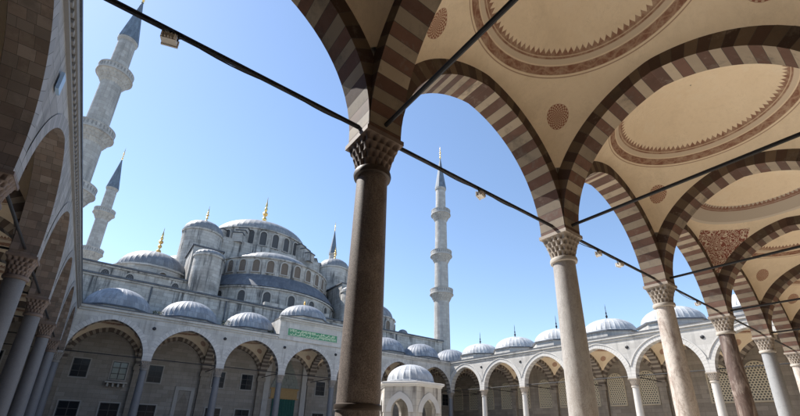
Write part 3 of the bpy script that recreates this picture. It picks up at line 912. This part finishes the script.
# portal: marble frame, stalactite hood, gilded tympanum and green curtain
po = MB()
for s in (-1, 1):
    x0, x1 = sorted((s*2.15, s*2.85)); po.box(x0, x1, -.32, .02, 0, 10.2)
po.box(-2.15, 2.15, -.32, .02, 9.8, 10.2)
portal = po.build('portal', WFRAME, mq, smooth=False)
mb = MB()                                                       # hood made of receding stalactite tiers
for t in range(9):
    f = t/9; w = 1.75*(1-f)**.8+.10; w2 = 1.75*(1-(t+1)/9)**.8+.10; z = 6.3+3.4*f
    n = max(2, int(8*(1-f)))
    for q in range(n):
        x0, x1 = -w+2*w*q/n, -w+2*w*(q+1)/n; dq = .10+.02*(q % 2)
        mb.box(x0+.01, x1-.01, -dq-.12*f, 0, z, z+3.4/9-.01)
mb.build('stalactite_hood', HOOD, portal, smooth=False)
mb = MB(); mb.box(-1.75, 1.75, -.06, 0, 5.0, 6.2); mb.box(-1.9, 1.9, -.12, 0, 4.9, 5.05); mb.box(-1.9, 1.9, -.12, 0, 6.05, 6.25); mb.build('tympanum', GOLDWOOD, portal, smooth=False)
mb = MB(); rows = []
for z in (0, 4.92): rows.append([(-1.5+3.*i/40, -.14-.05*sin(i*1.3), z) for i in range(41)])
mb.grid(rows, 0, uvs=lambda i, j: (i*.07, j*3.)); mb.build('curtain', CURTAIN, portal)
# side wall arched windows for a glance from the side
for s in (-1, 1):
    for x in (-22, -19.5, -14.5, -12, 12, 14.5, 19.5, 22):
        if x < -11 and s > 0: PH.at(mq, (x, 4.8, 17.2))

# ------------------------------------------------------------------ minarets
def minaret_shaft():
    mb = MB()
    rip = lambda i, r, z: 1.-.028*(abs(sin(pi*i/6))**.5 < .6)
    mb.lathe([(2.3, 0), (2.3, 11.5), (1.95, 14.0)], 12)
    mb.lathe([(1.95, 13.9), (1.80, 25.2)], 96, rip=rip); mb.lathe([(1.74, 25.2), (1.66, 33.2)], 96, rip=rip)
    mb.lathe([(1.58, 33.2), (1.48, 42.5)], 96, rip=rip); mb.lathe([(1.36, 42.5), (1.28, 49.3)], 96, rip=rip)
    mb.lathe([(1.28, 49.2), (1.48, 49.45), (1.5, 49.7), (1.35, 49.75)], 32)
    return mb
def balcony_mesh(r):
    """stalactite corbel, slab and pierced parapet"""
    mb = MB(); n = 96
    rows = []
    for t in range(4):
        f0, f1 = t/4, (t+1)/4
        for f, d in ((.02, .06), (.6, .07), (.98, .0)):
            rr = r+.95*(f0+(f1-f0)*f**1.5)
            rows.append([(rr*(1-d*(1-abs(sin(12*2*pi*i/n+(t % 2)*pi/2))))*cos(2*pi*i/n), rr*(1-d*(1-abs(sin(12*2*pi*i/n+(t % 2)*pi/2))))*sin(2*pi*i/n), -1.5+1.5*(f0+(f1-f0)*f)) for i in range(n)])
    mb.grid(rows, 0, True, uvs=lambda i, j: (i*.12, j*.13))
    R = r+1.0
    mb.lathe([(R-.1, -.02), (R+.12, 0), (R+.12, .14), (R, .16), (R, .25)], 32)
    mb.lathe([(R, .25), (R, .95)], 32, mi=0); mb.lathe([(R, .95), (R+.06, .97), (R+.06, 1.1), (R-.12, 1.1), (R-.12, .2), (r-.1, .2)], 32)
    for i in range(16):
        a = 2*pi*i/16
        p = [(R+.012)*cos(a+d) for d in (.05, .34)], [(R+.012)*sin(a+d) for d in (.05, .34)]
        mb.face([(p[0][0], p[1][0], .36), (p[0][1], p[1][1], .36), (p[0][1], p[1][1], .86), (p[0][0], p[1][0], .86)], 1)
    return mb
def cone_mesh():
    mb = MB(); mb.lathe([(1.52, 49.7), (1.50, 49.9), (1.0, 52.6), (.45, 55.6), (.13, 57.4), (.08, 57.6)], 48, rip=lambda i, r, z: 1.03 if i % 4 == 0 else 1.)
    return mb
MIN_L = ashlar('balcony panel stone', (.27, .27, .27), .1, .2, .2, .02, .3, .3)
mproto = None
for x, y, lab in ((-4.1, 48.6, 'tall minaret leaning in at the upper left with blue spire and stacked balconies'),
                  (52.6, 48.4, 'slender three balcony minaret standing alone in the sky right of the big column'),
                  (-3.75, 94., 'smaller looking farther minaret at left with slate blue spire'),
                  (50.9, 94., 'far minaret of which the dark spire pokes up beside the big brown column')):
    if mproto is None:
        mproto = thing('minaret', lab, 'minaret', (x, y, 0), 0, 'minarets of the mosque'); mproto.scale = (.78, .78, 1)
        minaret_shaft().build('shaft', MINA, mproto)
        for z, r in ((25.9, 1.80), (33.9, 1.66), (43.2, 1.48)): balcony_mesh(r).build('balcony', [MINA, MIN_L], mproto, (0, 0, z))
        sp = cone_mesh().build('spire', BLUEC, mproto)
        finial_mesh(3.4, .24).build('finial', GOLD, sp, (0, 0, 57.5))
    else:
        c = dup(mproto, (x, y, 0)); c['label'] = lab

# ------------------------------------------------------------------ fountain in the middle of the court
ft = thing('fountain_kiosk', 'small hexagonal domed fountain kiosk in the middle of the courtyard', 'fountain', (MX, 3*B, CF-.2), radians(2))
R6 = 2.5
def fpanel():
    mb = MB(); hw = R6/2; a = .66; n = 14; z0, zs, zt = 0, 3.55, 5.35
    c = .35; R = a+c; pm = acos(c/R)
    rt = [(-c+R*cos(pm*k/n), zs+R*sin(pm*k/n)) for k in range(n+1)]
    I = [(-a, 2.9)] + [(-x, z) for x, z in rt] + list(reversed(rt))[1:] + [(a, 2.9)]
    for y, s in ((0, 1), (.28, -1)):
        for k in range(len(I)-1):
            p, q = I[k], I[k+1]
            if abs(p[0]-q[0]) < 1e-6: continue
            f = [(p[0], y, p[1]), (q[0], y, q[1]), (q[0], y, zt), (p[0], y, zt)]
            mb.face(f if s > 0 else list(reversed(f)))
        for x0, x1 in ((-hw, -a), (a, hw)):
            f = [(x0, y, 2.9), (x1, y, 2.9), (x1, y, zt), (x0, y, zt)]
            mb.face(f if s > 0 else list(reversed(f)))
    for k in range(len(I)-1):
        p, q = I[k], I[k+1]
        mb.face([(p[0], 0, p[1]), (p[0], .28, p[1]), (q[0], .28, q[1]), (q[0], 0, q[1])])
    for x0, x1 in ((-hw, -a), (a, hw)): mb.face([(x0, 0, 2.9), (x0, .28, 2.9), (x1, .28, 2.9), (x1, 0, 2.9)])
    O = [(x*1.62 if abs(x) > 1e-6 else 0, 3.55+(z-3.55)*1.5) for x, z in I[1:-1]]            # raised archivolt
    J = I[1:-1]
    for k in range(len(J)-1):
        mb.face([(J[k][0], -.05, J[k][1]), (J[k+1][0], -.05, J[k+1][1]), (O[k+1][0], -.05, O[k+1][1]), (O[k][0], -.05, O[k][1])], 1)
        mb.face([(O[k][0], -.05, O[k][1]), (O[k+1][0], -.05, O[k+1][1]), (O[k+1][0], 0, O[k+1][1]), (O[k][0], 0, O[k][1])], 1)
    return mb
PF = Part('arch_panel', fpanel, [ashlar('fountain marble', (.46, .43, .38), .08, .8, .5, .010, .9, .5, (.13, .11, .095), .6), VOUS_A])
ap = R6*cos(pi/6)
for k in range(6):
    a = pi/6+k*pi/3
    PF.at(ft, (ap*cos(a), ap*sin(a), 0), a+pi/2)
    a2 = k*pi/3
    mb = MB(); mb.lathe([(.30, .55), (.30, .75), (.20, .85), (.18, 2.45), (.24, 2.5), (.22, 2.55), (.32, 2.88), (.32, 2.905)], 16)
    mb.build('column', VOUS_A, ft, ((R6-.16)*cos(a2), (R6-.16)*sin(a2), 0))
mb = MB()
mb.lathe([(R6-.05, 5.33), (R6+.08, 5.36), (R6+.10, 5.46), (R6+.26, 5.52), (R6+.28, 5.66), (R6+.1, 5.70), (1.95, 5.78)], 6)
mb.build('cornice', VOUS_A, ft)
mb = MB(); mb.lathe([(R6+.5, -.02), (R6+.5, .28), (R6+.2, .28), (R6+.2, .55), (.1, .55)], 6); mb.build('plinth', VOUS_B, ft)
mb = MB(); mb.lathe([(1.5, .55), (1.5, 2.0), (1.62, 2.05), (1.62, 2.2), (1.45, 2.2), (1.4, 1.6), (.05, 1.6)], 6); mb.build('basin', WFRAME, ft)
dome_mesh(1.8, 1.32, 5.85, 22, roll=.045).build('dome', [LEAD_R], ft)

# ------------------------------------------------------------------ floodlights on the near tie rod
def floodlight():
    t = thing('floodlight', '', 'lamp', (0, 0, 0), 0, 'floodlights fixed to the near tie rod')
    mb = MB(); mb.box(-.17, .17, -.10, .10, -.30, -.12); mb.box(-.19, .19, -.14, -.10, -.32, -.10); 
    for k in range(5): mb.box(-.15+.07*k, -.13+.07*k, .10, .15, -.28, -.14)
    mb.build('housing', LAMP_B, t, smooth=False)
    mb = MB(); mb.face([(-.16, -.145, -.29), (.16, -.145, -.29), (.16, -.145, -.13), (-.16, -.145, -.13)]); mb.build('lens', LAMP_G, t, smooth=False)
    mb = MB(); mb.box(-.20, -.18, -.02, .02, -.22, .0); mb.box(.18, .20, -.02, .02, -.22, .0); mb.box(-.20, .20, -.02, .02, -.02, .02); mb.lathe([(.06, -.06), (.06, .06)], 10)
    mb.build('bracket', IRON, t, smooth=False)
    mb = MB()
    pts = [(-.19-.14*sin(pi*k/10), .03, -.18+.22*k/10) for k in range(11)]
    for p, q in zip(pts, pts[1:]): mb.tube(p, q, .010, 5)
    mb.build('cable', IRON, t)
    return t
fl = floodlight()
spots = ((2.80, pi*.9, 'floodlight on the tie rod at upper left, in front of the sky by the minaret'),
         (9.78, pi*1.1, 'floodlight on the tie rod right of the slender lone minaret'),
         (15.35, pi*1.1, 'floodlight just right of the smooth grey column, upper of the close pair'),
         (16.75, pi*.95, 'floodlight between the grey and streaked columns, lower of the close pair'),
         (23.6, pi*1.0, 'small floodlight on the rod between the streaked white and the dark columns'))
for i, (x, rz, lab) in enumerate(spots):
    o = fl if i == 0 else dup(fl, (0, 0, 0))
    o.location = (x, 0, 7.28); o.rotation_euler = (0, 0, rz); o['label'] = lab; o.scale = (.62, .62, .62)

mb = MB()
xs = [1.2, 2.8, 4.6, 6.2, 8.0, 9.78, 11.4, 12.9, 15.35, 16.75, 19.3, 21.0, 23.6, 26.0]
for p, q in zip(xs, xs[1:]):
    pts = [(p+(q-p)*k/8, -.05, 7.27-.10*(q-p)/2*sin(pi*k/8)*(1 if (xs.index(p) % 3) else .35)) for k in range(9)]
    for a, b in zip(pts, pts[1:]): mb.tube(a, b, .011, 5)
o = mb.build('power_cable', IRON); tag(o, 'thin black cable hanging in slack loops under the near tie rod', 'cable')
# ------------------------------------------------------------------ weeds on the portico roof
def weed(x, y, z, h, seed, lab):
    r = random.Random(seed); mb = MB()
    for k in range(140):
        a = r.random()*2*pi; d = h*.55*sqrt(r.random()); zz = h*r.random()*(1-.5*d/h)
        c = Vector((d*cos(a), d*sin(a), zz)); u = Vector((r.gauss(0, 1), r.gauss(0, 1), r.gauss(0, 1))).normalized()*.09
        w = u.orthogonal().normalized()*.05
        mb.face([c-u, c+w, c+u, c-w])
    o = mb.build('weed', LEAF, None, (x, y, z), smooth=False); tag(o, lab, 'plant', 'weeds on the portico roof')
weed(6.7, 40.4, 11.45, .9, 1, 'dark weed tuft growing between the two leftmost portico domes')
weed(13.3, 40.3, 11.45, 1.1, 2, 'bushy weed growing between the second and third portico domes')
weed(18.2, 40.2, 11.45, .7, 3, 'small weed at the foot of the raised middle bay of the portico')

# ------------------------------------------------------------------ camera
C = Vector((.4731*B, -.8804*B, 1.6))
yaw, pit, roll = .6294, .3695, .0297
c_, s_, cp, sp_, cr, sr = cos(yaw), sin(yaw), cos(pit), sin(pit), cos(roll), sin(roll)
r = Vector((c_, -s_, 0)); F = Vector((cp*s_, cp*c_, sp_)); U = Vector((-sp_*s_, -sp_*c_, cp))
R2 = cr*r+sr*U; U2 = -sr*r+cr*U
cam = bpy.data.cameras.new('camera'); co = bpy.data.objects.new('camera', cam); COL.objects.link(co)
co.matrix_world = Matrix(((R2.x, U2.x, -F.x, C.x), (R2.y, U2.y, -F.y, C.y), (R2.z, U2.z, -F.z, C.z), (0, 0, 0, 1)))
cam.sensor_fit = 'HORIZONTAL'; cam.sensor_width = 36; cam.lens = 400.8/800*36
cam.shift_y = (275-208)/800; cam.clip_end = 9000; cam.clip_start = .05
S.camera = co

# ------------------------------------------------------------------ light
EL, AZ = radians(50), radians(-31)          # azimuth measured from +Y towards +X
sd = Vector((cos(EL)*sin(AZ), cos(EL)*cos(AZ), sin(EL)))
sun = bpy.data.lights.new('sun', 'SUN'); sun.energy = 5.0; sun.angle = radians(.5); sun.color = (1, .955, .89)
so = bpy.data.objects.new('sun', sun); COL.objects.link(so); so.rotation_euler = sd.to_track_quat('Z', 'Y').to_euler()
w = bpy.data.worlds.new('World'); S.world = w; w.use_nodes = True
nt = w.node_tree; nt.nodes.clear()
sky = nt.nodes.new('ShaderNodeTexSky'); sky.sky_type = 'NISHITA'; sky.sun_disc = False
sky.sun_elevation = EL; sky.sun_rotation = AZ
sky.altitude = 50; sky.air_density = 1.0; sky.dust_density = .15; sky.ozone_density = 1.2
bg = nt.nodes.new('ShaderNodeBackground'); bg.inputs[1].default_value = .125
ou = nt.nodes.new('ShaderNodeOutputWorld')
nt.links.new(sky.outputs[0], bg.inputs[0]); nt.links.new(bg.outputs[0], ou.inputs[0])
S.view_settings.view_transform = 'Standard'; S.view_settings.look = 'None'
S.view_settings.exposure = .95; S.view_settings.gamma = 1; S.view_settings.use_curve_mapping = False
S.cycles.use_denoising = True
S.cycles.max_bounces = 10; S.cycles.diffuse_bounces = 6; S.cycles.glossy_bounces = 3
